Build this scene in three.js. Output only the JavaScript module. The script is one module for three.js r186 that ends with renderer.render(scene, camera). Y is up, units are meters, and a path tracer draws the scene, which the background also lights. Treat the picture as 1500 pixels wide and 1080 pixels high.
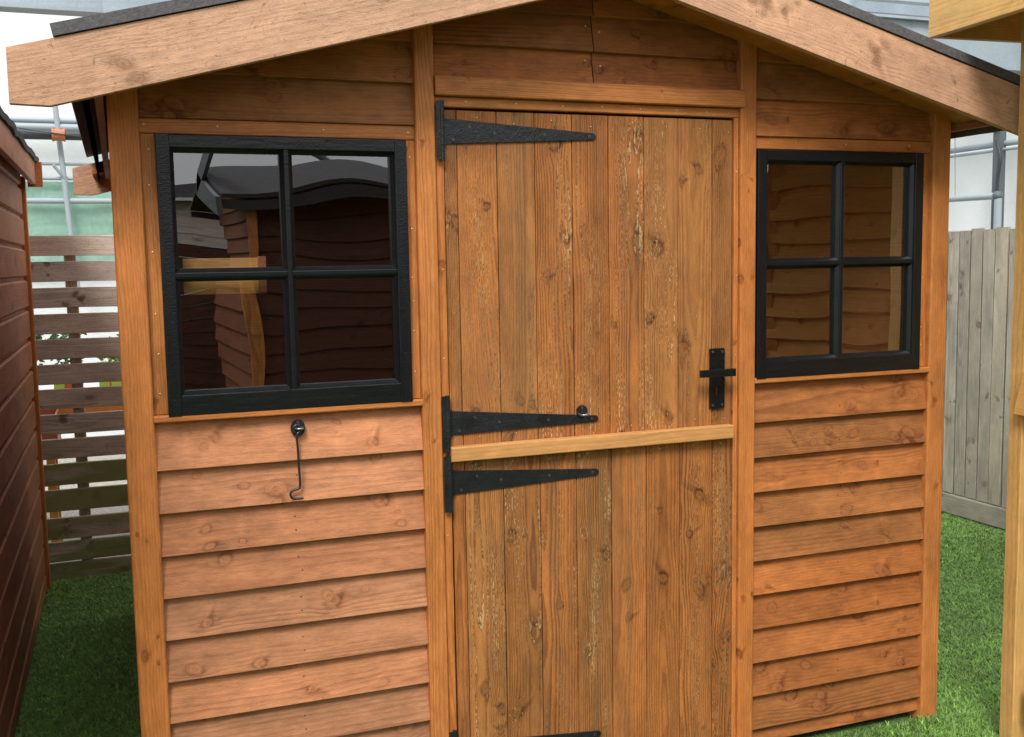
import * as THREE from 'three';
import { mergeGeometries, mergeVertices } from 'three/addons/utils/BufferGeometryUtils.js';

// ------------------------------------------------------------------ camera, sky, sun, exposure
const scene = new THREE.Scene();
const D2R = Math.PI / 180;
const camera = new THREE.PerspectiveCamera(38.88, 1500 / 1080, 0.05, 200);
camera.position.set(0, 1.435, 2.4914);
camera.rotation.order = 'YXZ';
camera.rotation.set(-5.807 * D2R, -20.526 * D2R, -0.969 * D2R);

const renderer = new THREE.WebGLRenderer({ antialias: true });
renderer.toneMapping = THREE.LinearToneMapping;
renderer.toneMappingExposure = 2.1;
renderer.shadowMap.enabled = true;

{ // plain overcast sky: a little brighter overhead, the same all round
  const W = 128, H = 64, a = new Float32Array(W * H * 4);
  for (let j = 0; j < H; j++) {
    const el = ((j + 0.5) / H - 0.5) * Math.PI, s = Math.max(0, Math.sin(el));
    const L = 1.15 * (1 + 2 * s) / 3; // the standard overcast sky
    for (let i = 0; i < W; i++) {
      const k = (j * W + i) * 4;
      a[k] = L * 0.985; a[k + 1] = L * 1.0; a[k + 2] = L * 1.03; a[k + 3] = 1;
    }
  }
  const t = new THREE.DataTexture(a, W, H, THREE.RGBAFormat, THREE.FloatType);
  t.mapping = THREE.EquirectangularReflectionMapping; t.magFilter = THREE.LinearFilter; t.needsUpdate = true;
  scene.background = t; scene.environment = t;
}
const sun = new THREE.DirectionalLight(new THREE.Color(1, 0.97, 0.92), 1.5);
sun.position.set(-2.6, 8.5, 6.2); sun.target.position.set(1, 0.8, 0);
sun.castShadow = true; sun.shadow.radius = 36;
sun.shadow.camera.left = -8; sun.shadow.camera.right = 8; sun.shadow.camera.top = 8; sun.shadow.camera.bottom = -8; sun.shadow.camera.far = 40;
sun.shadow.mapSize.set(2048, 2048);
scene.add(sun, sun.target);

// ------------------------------------------------------------------ random numbers and noise
let seedState = 12345;
function rnd() { seedState = (seedState + 0x6d2b79f5) | 0; let t = Math.imul(seedState ^ (seedState >>> 15), 1 | seedState); t = (t + Math.imul(t ^ (t >>> 7), 61 | t)) ^ t; return ((t ^ (t >>> 14)) >>> 0) / 4294967296; }
const rr = (a, b) => a + (b - a) * rnd();
const NT = new Float32Array(65536); for (let i = 0; i < 65536; i++) NT[i] = rnd();
function n2(x, y) { // value noise 0..1
  const xi = Math.floor(x), yi = Math.floor(y); let fx = x - xi, fy = y - yi;
  fx = fx * fx * (3 - 2 * fx); fy = fy * fy * (3 - 2 * fy);
  const r0 = (yi & 255) << 8, r1 = ((yi + 1) & 255) << 8, c0 = xi & 255, c1 = (xi + 1) & 255;
  const a = NT[r0 | c0], b = NT[r0 | c1], c = NT[r1 | c0], d = NT[r1 | c1];
  return a + (b - a) * fx + (c - a + (a - b - c + d) * fx) * fy;
}
const fbm = (x, y) => n2(x, y) * 0.53 + n2(x * 2.1 + 17, y * 2.1 + 5) * 0.28 + n2(x * 4.3 + 31, y * 4.3 + 59) * 0.19;
const sstep = (a, b, x) => { const t = Math.min(1, Math.max(0, (x - a) / (b - a))); return t * t * (3 - 2 * t); };
const clamp01 = (x) => x < 0 ? 0 : x > 1 ? 1 : x;
const toS = (c) => c <= 0 ? 0 : c >= 1 ? 255 : 255 * (c < 0.0031308 ? 12.92 * c : 1.055 * Math.pow(c, 1 / 2.4) - 0.055);
const SRGB = new Uint8Array(4097); for (let i = 0; i <= 4096; i++) SRGB[i] = toS(i / 4096);
const enc = (c) => SRGB[c <= 0 ? 0 : c >= 1 ? 4096 : (c * 4096) | 0];

function dataTex(arr, w, h, srgb) {
  const t = new THREE.DataTexture(arr, w, h, THREE.RGBAFormat, THREE.UnsignedByteType);
  t.wrapS = t.wrapT = THREE.RepeatWrapping; t.magFilter = THREE.LinearFilter; t.minFilter = THREE.LinearMipmapLinearFilter; t.generateMipmaps = true; t.anisotropy = 8;
  if (srgb) t.colorSpace = THREE.SRGBColorSpace;
  t.needsUpdate = true; return t;
}

// ------------------------------------------------------------------ timber: sheets of sawn boards, one board a row
// o: w,h pixels; rows; len, wid metres of one row; early, late linear colours; ring spacing; knots a metre; per-row tint, wear
function woodSheet(o) {
  const { w, h, rows, len, wid } = o, col = new Uint8Array(w * h * 4), bmp = new Uint8Array(w * h * 4), ph = Math.floor(h / rows);
  for (let r = 0; r < rows; r++) {
    const S = r * 37.7 + o.seed * 101.3;
    const knots = [];
    const nk = Math.round(len * (o.knots ?? 5) * rr(0.6, 1.4));
    for (let k = 0; k < nk; k++) {
      const rad = rr(0.42, 1.1) ** 1.3 * (o.knotR ?? 0.009);
      const kx = rr(0, len), ky = rr(0.12, 0.88) * wid;
      knots.push({ x: kx, y: ky, r: rad, lean: rr(-0.9, 0.9), dark: rr(0.4, 1) * (o.knotDark ?? 1), el: rr(1.0, 1.7), spike: rnd() < 0.65 ? rr(3, 6) : 0, sa: rr(0.5, 1.2) * (rnd() < 0.5 ? -1 : 1) });
      if (rnd() < (o.twin ?? 0.35)) knots.push({ x: kx + rr(-0.02, 0.02), y: Math.min(0.95 * wid, Math.max(0.05 * wid, ky + (rnd() < 0.5 ? -1 : 1) * rr(0.02, 0.04))), r: rad * rr(0.4, 0.9), lean: rr(-0.9, 0.9), dark: rr(0.4, 1) * (o.knotDark ?? 1), el: rr(1, 1.9), spike: 0, sa: 0 });
    }
    const yc = rr(-0.2, 1.2) * wid, d0 = rr(0.002, 0.035), sp = o.ring * rr(0.75, 1.35), tint = 1 + rr(-1, 1) * (o.rowTint ?? 0.1), warm = rr(-1, 1) * (o.rowWarm ?? 0.04);
    const wear = (o.wear ?? 0) * rr(0.25, 1.25), grey = (o.grey ?? 0) * rr(0.2, 1.3), contrast = (o.contrast ?? 0.5) * rr(0.7, 1.25), greyX = rr(0, 1);
    for (let j = 0; j < ph; j++) {
      const y0 = (j + 0.5) / ph * wid;
      for (let i = 0; i < w; i++) {
        const x = (i + 0.5) / w * len;
        let yy = y0 + 0.010 * (n2(x * 2.3, S) - 0.5) + 0.0035 * (n2(x * 9, y0 * 25 + S) - 0.5) + 0.0012 * (n2(x * 40, y0 * 90 + S) - 0.5);
        let inK = 0, rim = 0, halo = 0, kr = 0, curl = 0, spk = 0, pale = 0;
        for (let k = 0; k < knots.length; k++) {
          const K = knots[k], dx = x - K.x; if (dx > 0.16 || dx < -0.16) continue;
          const dy = y0 - K.y - K.lean * dx * 0.35, R = K.r;
          const g = Math.exp(-(dx * dx) / (R * R * 14));
          yy -= Math.sign(dy) * R * 0.95 * g * Math.exp(-Math.abs(dy) / (R * 2.6)) * (1 - Math.exp(-Math.abs(dy) / (R * 0.35)));
          const e = Math.sqrt(dx * dx / (K.el * K.el) + dy * dy) / R + (n2(x * 300, y0 * 300 + S) - 0.5) * 0.22;
          if (e < 1) { inK = Math.max(inK, sstep(1.0, 0.8, e) * (0.55 + 0.45 * K.dark)); kr = e; }
          { const q = (e - 1.05) / (0.26 + 0.2 * n2(x * 90, y0 * 90 + S)); rim = Math.max(rim, Math.exp(-q * q) * K.dark * (0.35 + 0.9 * n2(x * 70 + S, y0 * 70))); }
          halo = Math.max(halo, Math.exp(-(e - 1) * 1.1) * (e > 1 ? 1 : 0) * 0.8);
          if (K.spike) {
            const ca = Math.cos(K.sa), sa = Math.sin(K.sa), al = (dx * ca + dy * sa) / (R * K.spike), ac = (-dx * sa + dy * ca) / R;
            if (al > -0.1 && al < 1) { const wdt = 0.9 - 0.55 * al; spk = Math.max(spk, Math.exp(-((ac + 0.5) ** 2) / (wdt * wdt)) * (1 - al) * 0.9); pale = Math.max(pale, Math.exp(-((ac - 0.5) ** 2) / (wdt * wdt * 0.3)) * (1 - al)); }
          }
          curl = Math.max(curl, Math.exp(-dx * dx / (R * R * 3)) * Math.exp(-dy * dy / (wid * wid * 0.12)));
        }
        const d = d0 + 0.028 * n2(x * 1.3 + 7, S + 3) + 0.006 * n2(x * 5, S + 9), q = yy - yc;
        const s = Math.sqrt(q * q * 0.85 + d * d);
        const ring = s / sp + 0.9 * n2(s / sp * 0.5, S) + 0.25 * (n2(x * 14, y0 * 160 + S) - 0.5);
        const t = ring - Math.floor(ring);
        let late = sstep(0.25, 0.86, t) * (1 - sstep(0.9, 1.0, t));
        late *= (0.35 + 0.95 * n2(ring * 0.7 + 3, S + 1.5)) * (o.bandK ? 1 - o.bandK * sstep(0.3, 0.65, fbm(x * 2.5 + S, y0 * 30 + S * 2)) : 1);
        const fib = n2(x * 55, y0 * 2600 + S) - 0.5, fib2 = n2(x * 210, y0 * 1500 + S) - 0.5;
        const patch = fbm(x * 5.5 + S, y0 * 16 + S) - 0.47, mott = fbm(x * 26 + S, y0 * 60) - 0.47;
        let m = clamp01(late * contrast + halo * 0.45 * (o.haloK ?? 1) + spk * 1.0);
        let br = tint * (1 + patch * (o.patch ?? 0.5) + mott * (o.mott ?? 0.22) + fib * (o.fib ?? 0.24) + fib2 * (o.fib ?? 0.24) * 0.6) * (1 + curl * (o.curl ?? 0.12) + pale * 0.3);
        let R_ = (o.early[0] + (o.late[0] - o.early[0]) * m) * br * (1 + warm), G_ = (o.early[1] + (o.late[1] - o.early[1]) * m) * br, B_ = (o.early[2] + (o.late[2] - o.early[2]) * m) * br * (1 - warm);
        if (inK > 0) {
          const kk = 0.30 + 0.45 * kr + 0.16 * Math.sin(kr * 13 + S) + 0.3 * (n2(x * 420, y0 * 420) - 0.5), f = inK * (o.knotMix ?? 0.85);
          R_ += (o.knot[0] * (0.6 + kk) - R_) * f; G_ += (o.knot[1] * (0.6 + kk) - G_) * f; B_ += (o.knot[2] * (0.6 + kk) - B_) * f;
        }
        if (rim > 0) { const f = 1 - rim * 0.6 * (o.rimK ?? 1); R_ *= f; G_ *= f; B_ *= f; }
        let hgt = 0.55 - late * 0.16 + fib * 0.07 + fib2 * 0.22 + (n2(x * 900, y0 * 900) - 0.5) * 0.14 + mott * 0.12 - rim * 0.1;
        if (wear > 0) { // worn patches: bare pale wood shows along the hard grain; grey mould in the soft
          const reg = fbm(x * 3.1 + S * 1.7, y0 * 26 + S), near = Math.max(reg - 0.42, halo * 0.35) * 5 * wear;
          const fl = sstep(0.66 - 0.12 * clamp01(near), 0.8, n2(x * 190 + S, y0 * 560) * 0.5 + n2(x * 60, y0 * 330 + S) * 0.2 + late * 0.42) * clamp01(near);
          R_ += (o.bare[0] - R_) * fl * 0.8; G_ += (o.bare[1] - G_) * fl * 0.8; B_ += (o.bare[2] - B_) * fl * 0.8;
          const gm = clamp01((fbm(x * 2.2 + S * 2.3, y0 * 30 + S * 3) - 0.50 + 0.10 * grey + (o.foot && r >= o.foot ? 0.03 : 0)) * 4.5) * (o.foot && r >= o.foot ? grey * 1.35 : grey) * (0.5 + 0.9 * n2(x * 60, y0 * 500 + S));
          R_ += (o.mould[0] - R_) * clamp01(gm) * 0.62; G_ += (o.mould[1] - G_) * clamp01(gm) * 0.62; B_ += (o.mould[2] - B_) * clamp01(gm) * 0.62;
          hgt -= fl * 0.1;
        }
        if (o.check) { // hair cracks across and along rough sawn faces
          const c1 = n2(x * 170 + (n2(x * 20, y0 * 60) - 0.5) * 3, y0 * 46 + S), c2 = n2(x * 22 + S, y0 * 520 + 3 * n2(x * 7, S));
          const reg = sstep(0.40, 0.62, fbm(x * 9 + S, y0 * 22));
          const cr = Math.max(sstep(0.035, 0.0, Math.abs(c1 - 0.5)) * reg * (n2(x * 60, y0 * 130) > 0.45 ? 1 : 0), sstep(0.03, 0.0, Math.abs(c2 - 0.5)) * (1 - reg) * 0.8) * o.check;
          const f = 1 - cr * 0.5; R_ *= f; G_ *= f; B_ *= f; hgt -= cr * 0.35;
        }
        if (o.algae) {
          const al = clamp01((fbm(x * 4 + S, y0 * 14 + S) - 0.5 + 0.3 * (o.algaeRow ? o.algaeRow(r) : 0.3)) * 3) * o.algae * (o.algaeRow ? o.algaeRow(r) : 1);
          R_ += (0.21 - R_) * al; G_ += (0.25 - G_) * al; B_ += (0.07 - B_) * al;
        }
        const p = ((r * ph + j) * w + i) * 4;
        col[p] = enc(R_); col[p + 1] = enc(G_); col[p + 2] = enc(B_); col[p + 3] = 255;
        const hb = 255 * clamp01(hgt); bmp[p] = bmp[p + 1] = bmp[p + 2] = hb; bmp[p + 3] = 255;
      }
    }
  }
  const map = dataTex(col, w, h, true), bump = dataTex(bmp, w, h, false);
  const material = new THREE.MeshPhysicalMaterial({ map, bumpMap: bump, bumpScale: o.bump ?? 0.0012, roughness: o.rough ?? 0.68, specularIntensity: o.spec ?? 0.6 });
  return { material, rows, len, wid, used: 0, vh: ph / h };
}
const SHEET = {
  clad: woodSheet({ seed: 1, w: 2048, h: 1280, rows: 10, len: 1.42, wid: 0.125, early: [0.435, 0.187, 0.088], late: [0.225, 0.078, 0.030], knot: [0.36, 0.145, 0.060], ring: 0.0085, knots: 5.5, knotR: 0.0145, knotDark: 0.85, contrast: 0.5, rowTint: 0.12, rowWarm: 0.08, patch: 0.5, mott: 0.42, curl: 0.16, bump: 0.0010, rough: 0.66, bandK: 0.6, fib: 0.36, rimK: 0.75 }),
  cladKeptShade: woodSheet({ seed: 12, w: 2048, h: 1280, rows: 10, len: 1.42, wid: 0.125, early: [0.36, 0.130, 0.038], late: [0.165, 0.050, 0.014], knot: [0.26, 0.095, 0.033], ring: 0.0085, knots: 5.5, knotR: 0.0145, knotDark: 0.85, contrast: 0.5, rowTint: 0.12, rowWarm: 0.08, patch: 0.62, mott: 0.42, curl: 0.2, bump: 0.0008, rough: 0.62, bandK: 0.6, fib: 0.36, rimK: 0.7 }),  // fresher stain, with shade under the eaves and at right darkened into it
  door: woodSheet({ seed: 2, w: 2048, h: 2034, rows: 18, len: 1.0, wid: 0.106, early: [0.37, 0.140, 0.037], late: [0.135, 0.041, 0.010], knot: [0.22, 0.085, 0.024], ring: 0.0048, knots: 3.4, knotR: 0.0145, contrast: 0.84, rowTint: 0.11, rowWarm: 0.09, patch: 0.6, mott: 0.35, wear: 0.55, bare: [0.66, 0.45, 0.21], grey: 0.48, mould: [0.13, 0.08, 0.042], bump: 0.0020, rough: 0.6, twin: 0.2, fib: 0.34, foot: 9 }),
  trim: woodSheet({ seed: 3, w: 2048, h: 768, rows: 9, len: 2.1, wid: 0.07, early: [0.50, 0.182, 0.049], late: [0.27, 0.080, 0.018], knot: [0.25, 0.075, 0.017], ring: 0.0042, knots: 2.6, knotR: 0.0075, contrast: 0.55, rowTint: 0.07, patch: 0.48, bump: 0.0007, rough: 0.5, mott: 0.34, fib: 0.32 }),
  barge: woodSheet({ seed: 4, w: 2048, h: 512, rows: 4, len: 1.42, wid: 0.124, early: [0.55, 0.310, 0.190], late: [0.33, 0.175, 0.10], knot: [0.24, 0.12, 0.06], ring: 0.0075, knots: 5, knotR: 0.013, contrast: 0.36, rowTint: 0.03, patch: 0.4, mott: 0.3, check: 1, bump: 0.0012, rough: 0.8, twin: 0.5, fib: 0.34, knotDark: 0.75, rimK: 0.7 }),
  brown: woodSheet({ seed: 5, w: 1024, h: 1024, rows: 8, len: 1.6, wid: 0.14, early: [0.40, 0.158, 0.078], late: [0.225, 0.076, 0.033], knot: [0.15, 0.045, 0.017], ring: 0.006, knots: 4.5, knotR: 0.011, contrast: 0.45, rowTint: 0.06, patch: 0.42, bump: 0.0012, rough: 0.62 }),
  grey: woodSheet({ seed: 6, w: 1024, h: 1024, rows: 8, len: 1.65, wid: 0.095, early: [0.36, 0.33, 0.265], late: [0.19, 0.165, 0.125], knot: [0.15, 0.115, 0.08], ring: 0.005, knots: 3.2, knotR: 0.012, contrast: 0.55, rowTint: 0.14, patch: 0.65, check: 0.35, bump: 0.0014, rough: 0.85 }),
  slat: woodSheet({ seed: 7, w: 1024, h: 1024, rows: 14, len: 1.6, wid: 0.095, early: [0.55, 0.455, 0.375], late: [0.31, 0.245, 0.195], knot: [0.10, 0.066, 0.045], ring: 0.006, knots: 3.5, knotR: 0.013, contrast: 0.6, rowTint: 0.09, patch: 0.5, check: 1, bump: 0.0016, rough: 0.88, algae: 0.85, algaeRow: (r) => r < 7 ? 0.03 : r < 9 ? 0.45 : 1 }),
  pine: woodSheet({ seed: 8, w: 1024, h: 512, rows: 4, len: 2.4, wid: 0.12, early: [0.64, 0.37, 0.125], late: [0.46, 0.225, 0.055], knot: [0.30, 0.13, 0.035], ring: 0.006, knots: 2.2, knotR: 0.009, contrast: 0.5, rowTint: 0.04, patch: 0.22, bump: 0.0005, rough: 0.55 }),
};

// ------------------------------------------------------------------ other materials
function std(color, rough, extra = {}) { return new THREE.MeshPhysicalMaterial({ color: new THREE.Color().setRGB(...color), roughness: rough, ...extra }); }
function grainTex(n, scaleX, scaleY, base, amp, alt, seed, speck = 0) {
  const c = new Uint8Array(n * n * 4), b = new Uint8Array(n * n * 4);
  for (let j = 0; j < n; j++) for (let i = 0; i < n; i++) {
    const x = i / n, y = j / n, p = (j * n + i) * 4;
    const v = fbm(x * scaleX + seed, y * scaleY) - 0.47, f = n2(x * n * 0.9, y * n * 0.9 + seed) - 0.5, s = speck && n2(i * 0.6 + seed, j * 0.6) > 0.86 ? speck : 0;
    const k = 1 + v * amp + f * amp * 0.7 + s, mx = clamp01((fbm(x * scaleX * 0.4 + 9, y * scaleY * 0.4 + seed) - 0.4) * 2.2);
    c[p] = enc((base[0] + (alt[0] - base[0]) * mx) * k); c[p + 1] = enc((base[1] + (alt[1] - base[1]) * mx) * k); c[p + 2] = enc((base[2] + (alt[2] - base[2]) * mx) * k); c[p + 3] = 255;
    b[p] = b[p + 1] = b[p + 2] = 255 * clamp01(0.5 + v * 0.6 + f * 0.5); b[p + 3] = 255;
  }
  return [dataTex(c, n, n, true), dataTex(b, n, n, false)];
}
const [feltC, feltB] = grainTex(512, 60, 60, [0.085, 0.08, 0.085], 0.5, [0.11, 0.105, 0.108], 3, 0.5);
const felt = new THREE.MeshStandardMaterial({ map: feltC, bumpMap: feltB, bumpScale: 0.0015, roughness: 0.95 });
const [paintC, paintB] = grainTex(512, 9, 160, [0.0065, 0.0075, 0.0085], 0.6, [0.009, 0.010, 0.011], 5);
const blackPaint = new THREE.MeshPhysicalMaterial({ map: paintC, bumpMap: paintB, bumpScale: 0.0008, roughness: 0.28, ior: 1.45 });
const [ironC, ironB] = grainTex(512, 40, 40, [0.012, 0.014, 0.017], 0.7, [0.007, 0.007, 0.008], 8, 0.5);
const blackIron = new THREE.MeshPhysicalMaterial({ map: ironC, bumpMap: ironB, bumpScale: 0.0016, roughness: 0.36, ior: 1.5 });
const rodIron = std([0.014, 0.014, 0.016], 0.34, { ior: 1.6 });
const brass = std([0.72, 0.52, 0.25], 0.35, { metalness: 0.9 });
const screwSteel = std([0.10, 0.11, 0.12], 0.35, { metalness: 0.8 });
const zinc = std([0.5, 0.5, 0.5], 0.3, { metalness: 0.9 });
const glass = new THREE.MeshPhysicalMaterial({ color: new THREE.Color().setRGB(0.78, 0.77, 0.75), transmission: 1, thickness: 0, roughness: 0.0, ior: 3.0 });
const [galvC, galvB] = grainTex(512, 14, 5, [0.26, 0.31, 0.35], 0.25, [0.33, 0.375, 0.41], 11);
const galv = new THREE.MeshStandardMaterial({ map: galvC, bumpMap: galvB, bumpScale: 0.001, roughness: 0.55 });
const greyTube = std([0.33, 0.38, 0.41], 0.45), darkTube = std([0.10, 0.115, 0.125], 0.5), blackPlastic = std([0.035, 0.04, 0.047], 0.5), terracotta = std([0.42, 0.16, 0.08], 0.7);
const [filmC, filmB] = grainTex(512, 5, 12, [0.86, 0.885, 0.895], 0.06, [0.80, 0.83, 0.835], 21);
const film = new THREE.MeshPhysicalMaterial({ map: filmC, bumpMap: filmB, bumpScale: 0.006, roughness: 0.85, transmission: 0.5, thickness: 0, side: THREE.DoubleSide });
const [netC, netB] = grainTex(256, 6, 90, [0.30, 0.50, 0.41], 0.3, [0.38, 0.58, 0.48], 25);
const net = new THREE.MeshPhysicalMaterial({ map: netC, bumpMap: netB, bumpScale: 0.002, roughness: 0.9, transmission: 0.45, thickness: 0, side: THREE.DoubleSide });
const [gravC, gravB] = grainTex(512, 90, 90, [0.40, 0.37, 0.32], 0.7, [0.52, 0.49, 0.43], 31, 0.4);
gravC.repeat.set(30, 30); gravB.repeat.set(30, 30);
const gravel = new THREE.MeshStandardMaterial({ map: gravC, bumpMap: gravB, bumpScale: 0.01, roughness: 0.95 });
const [turfC, turfB] = grainTex(512, 70, 70, [0.06, 0.12, 0.025], 0.8, [0.075, 0.14, 0.032], 41);
turfC.repeat.set(60, 60); turfB.repeat.set(60, 60);
const turfBase = new THREE.MeshStandardMaterial({ map: turfC, bumpMap: turfB, bumpScale: 0.01, roughness: 1 });

// ------------------------------------------------------------------ builders
const names = new Map();
function numbered(n) { const k = names.get(n) ?? 0; names.set(n, k + 1); return k ? `${n}_${String(k).padStart(3, '0')}` : n; }
function thing(name, label, category, group) {
  const g = new THREE.Group(); g.name = numbered(name); g.userData = { label, category }; if (group) g.userData.group = group; scene.add(g); return g;
}
function part(parent, name, label) { const g = new THREE.Group(); g.name = name; if (label) g.userData.label = label; parent.add(g); return g; }
function mesh(parent, name, geo, mat, pos, rot) {
  const m = new THREE.Mesh(geo, mat); m.name = name; m.castShadow = m.receiveShadow = true;
  if (pos) m.position.set(...pos); if (rot) m.rotation.set(...rot);
  parent.add(m); return m;
}
function struct(name, geo, mat, pos, rot) { const m = mesh(scene, name, geo, mat, pos, rot); m.userData.kind = 'structure'; return m; }
function stuffPart(parent, name, geos, mat) { const m = mesh(parent, name, mergeGeometries(geos), mat); m.userData.kind = 'stuff'; return m; }

// A sawn piece: x 0..L along the grain, y 0..H, front face at z = 0 (zb at the foot, zt at the head), back at z = -T.
function plankGeo({ L, H, T, bev = 0.0015, steps = 1, zb = 0, zt = 0, seg = 1, wob = 0, sheet, row, off, cutL, cutR, flip }) {
  const P = [], zf = (y) => zb + (zt - zb) * y / H;
  const corner = (cy, cz, a0, a1) => { for (let k = 0; k <= steps; k++) { const a = a0 + (a1 - a0) * k / steps; P.push([cy + bev * Math.sin(a), cz + bev * Math.cos(a)]); } };
  const q = Math.PI / 2;
  corner(bev, zf(0) - bev, -q, 0); corner(H - bev, zf(H) - bev, 0, q);
  P.push([H, -T], [0, -T]);
  const pos = [], uv = [], idx = [];
  const r0 = row === undefined ? sheet.used++ % sheet.rows : row % sheet.rows, o = off ?? rnd() * Math.max(0, sheet.len - L), s1 = rnd() * 50;
  const V = (y, z) => { let v = (y - (z - zf(y)) * 0.7) / Math.max(H, sheet.wid); v = Math.min(0.97, Math.max(0.03, v)); if (flip) v = 1 - v; return (r0 + v) * sheet.vh; };
  const xl = (y) => cutL ? cutL(y) : 0, xr = (y) => cutR ? cutR(y) : L;
  for (let e = 0; e < P.length; e++) {
    const a = P[e], b = P[(e + 1) % P.length], base = pos.length / 3;
    for (let s = 0; s <= seg; s++) for (const p of [a, b]) {
      const f = s / seg, x = xl(p[0]) + (xr(p[0]) - xl(p[0])) * f;
      const dz = wob ? wob * (n2(x * 5 + s1, p[0] < H / 2 ? s1 : s1 + 20) - 0.5) * (p[1] > -T + 1e-6 ? 1 : 0) : 0, dy = wob ? wob * 0.7 * (n2(x * 4 + s1 + 9, s1) - 0.5) : 0;
      pos.push(x, p[0] + dy, p[1] + dz); uv.push((o + x) / sheet.len, V(p[0], p[1]));
    }
    for (let s = 0; s < seg; s++) { const k = base + s * 2; idx.push(k, k + 2, k + 3, k, k + 3, k + 1); }
  }
  for (const end of [0, 1]) {
    const base = pos.length / 3;
    for (const p of P) { pos.push(end ? xr(p[0]) : xl(p[0]), p[0], p[1]); uv.push((o + (end ? xr(p[0]) : 0) + p[1]) / sheet.len, V(p[0], zf(p[0]))); }
    for (let k = 1; k < P.length - 1; k++) end ? idx.push(base, base + k, base + k + 1) : idx.push(base, base + k + 1, base + k);
  }
  let g = new THREE.BufferGeometry();
  g.setAttribute('position', new THREE.Float32BufferAttribute(pos, 3)); g.setAttribute('uv', new THREE.Float32BufferAttribute(uv, 2)); g.setIndex(idx);
  g = g.toNonIndexed(); g.computeVertexNormals(); return g;
}
// orientation helpers: horizontal on a wall facing +z; upright facing +z; along z facing +x or -x
const board = (parent, name, x, y, z, o) => mesh(parent, name, plankGeo(o), o.sheet.material, [x, y, z]);
const upright = (parent, name, xRight, y, z, o) => mesh(parent, name, plankGeo(o), o.sheet.material, [xRight, y, z], [0, 0, Math.PI / 2]);
const alongFaceX = (parent, name, x, y, zNear, o) => mesh(parent, name, plankGeo(o), o.sheet.material, [x, y, zNear], [0, Math.PI / 2, 0]);
const alongFaceNegX = (parent, name, x, y, zFar, o) => mesh(parent, name, plankGeo(o), o.sheet.material, [x, y, zFar], [0, -Math.PI / 2, 0]);
// a flat piece of timber cut to an outline, grain along x of its own axes
function cutGeo(pts, T, bev, sheet, row, off = 0) {
  const s = new THREE.Shape(pts.map((p) => new THREE.Vector2(...p)));
  const g = new THREE.ExtrudeGeometry(s, { depth: T - 2 * bev, bevelEnabled: true, bevelThickness: bev, bevelSize: bev, bevelOffset: -bev, bevelSegments: 2, curveSegments: 10 });
  g.translate(0, 0, -T + bev);
  const p = g.attributes.position, u = g.attributes.uv, ys = pts.map((a) => a[1]), y0 = Math.min(...ys);
  for (let i = 0; i < p.count; i++) u.setXY(i, (off + p.getX(i) + p.getZ(i) * 0.3) / sheet.len, (row + Math.min(0.97, Math.max(0.03, (p.getY(i) - y0 - p.getZ(i) * 0.5) / sheet.wid))) * sheet.vh);
  return g;
}
function boxGeo(x0, x1, y0, y1, z0, z1, uvScale = 1) {
  const g = new THREE.BoxGeometry(x1 - x0, y1 - y0, z1 - z0); g.translate((x0 + x1) / 2, (y0 + y1) / 2, (z0 + z1) / 2); return metricUV(g, uvScale);
}
function metricUV(g, s = 1) {
  const p = g.attributes.position, n = g.attributes.normal, u = new Float32Array(p.count * 2);
  for (let i = 0; i < p.count; i++) {
    const ax = Math.abs(n.getX(i)), ay = Math.abs(n.getY(i)), az = Math.abs(n.getZ(i));
    const [a, b] = az >= ax && az >= ay ? [p.getX(i), p.getY(i)] : ax >= ay ? [p.getZ(i), p.getY(i)] : [p.getX(i), p.getZ(i)];
    u[i * 2] = a * s; u[i * 2 + 1] = b * s;
  }
  g.setAttribute('uv', new THREE.BufferAttribute(u, 2)); return g;
}
function tube(points, r, seg = 24, rad = 10, closed = false) { return new THREE.TubeGeometry(new THREE.CatmullRomCurve3(points.map((p) => new THREE.Vector3(...p)), closed, 'catmullrom', 0.35), seg, r, rad, closed); }
function rodGeo(a, b, r, n = 12) {
  const A = new THREE.Vector3(...a), B = new THREE.Vector3(...b), g = new THREE.CylinderGeometry(r, r, A.distanceTo(B), n);
  g.applyQuaternion(new THREE.Quaternion().setFromUnitVectors(new THREE.Vector3(0, 1, 0), B.clone().sub(A).normalize())); g.translate(...A.add(B).multiplyScalar(0.5).toArray()); return g;
}
const domeHead = (x, y, z, r = 0.0028) => { const g = new THREE.SphereGeometry(r, 8, 5, 0, Math.PI * 2, 0, Math.PI / 2); g.rotateX(Math.PI / 2); g.scale(1, 1, 0.5); g.translate(x, y, z); return g; };

// ------------------------------------------------------------------ ground
{
  const g = new THREE.PlaneGeometry(120, 120); g.rotateX(-Math.PI / 2); struct('ground', g, turfBase, [0, 0, 0]);
  const p = new THREE.PlaneGeometry(24, 9); p.rotateX(-Math.PI / 2); struct('gravel_path', p, gravel, [-1, 0.004, -7.3]);
}
// ------------------------------------------------------------------ the shed
const CX = 1.168, SL = 0.261, ANG = Math.atan(SL), BACK = -2.0;
const soffitY = (x) => 2.13 - SL * Math.abs(x - CX);
const shed = thing('garden_shed', 'orange-brown timber shed with a split stable door and two black four-pane windows', 'shed');
const { clad, cladKeptShade, door: doorS, trim, barge, brown, grey, slat, pine } = SHEET;

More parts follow.
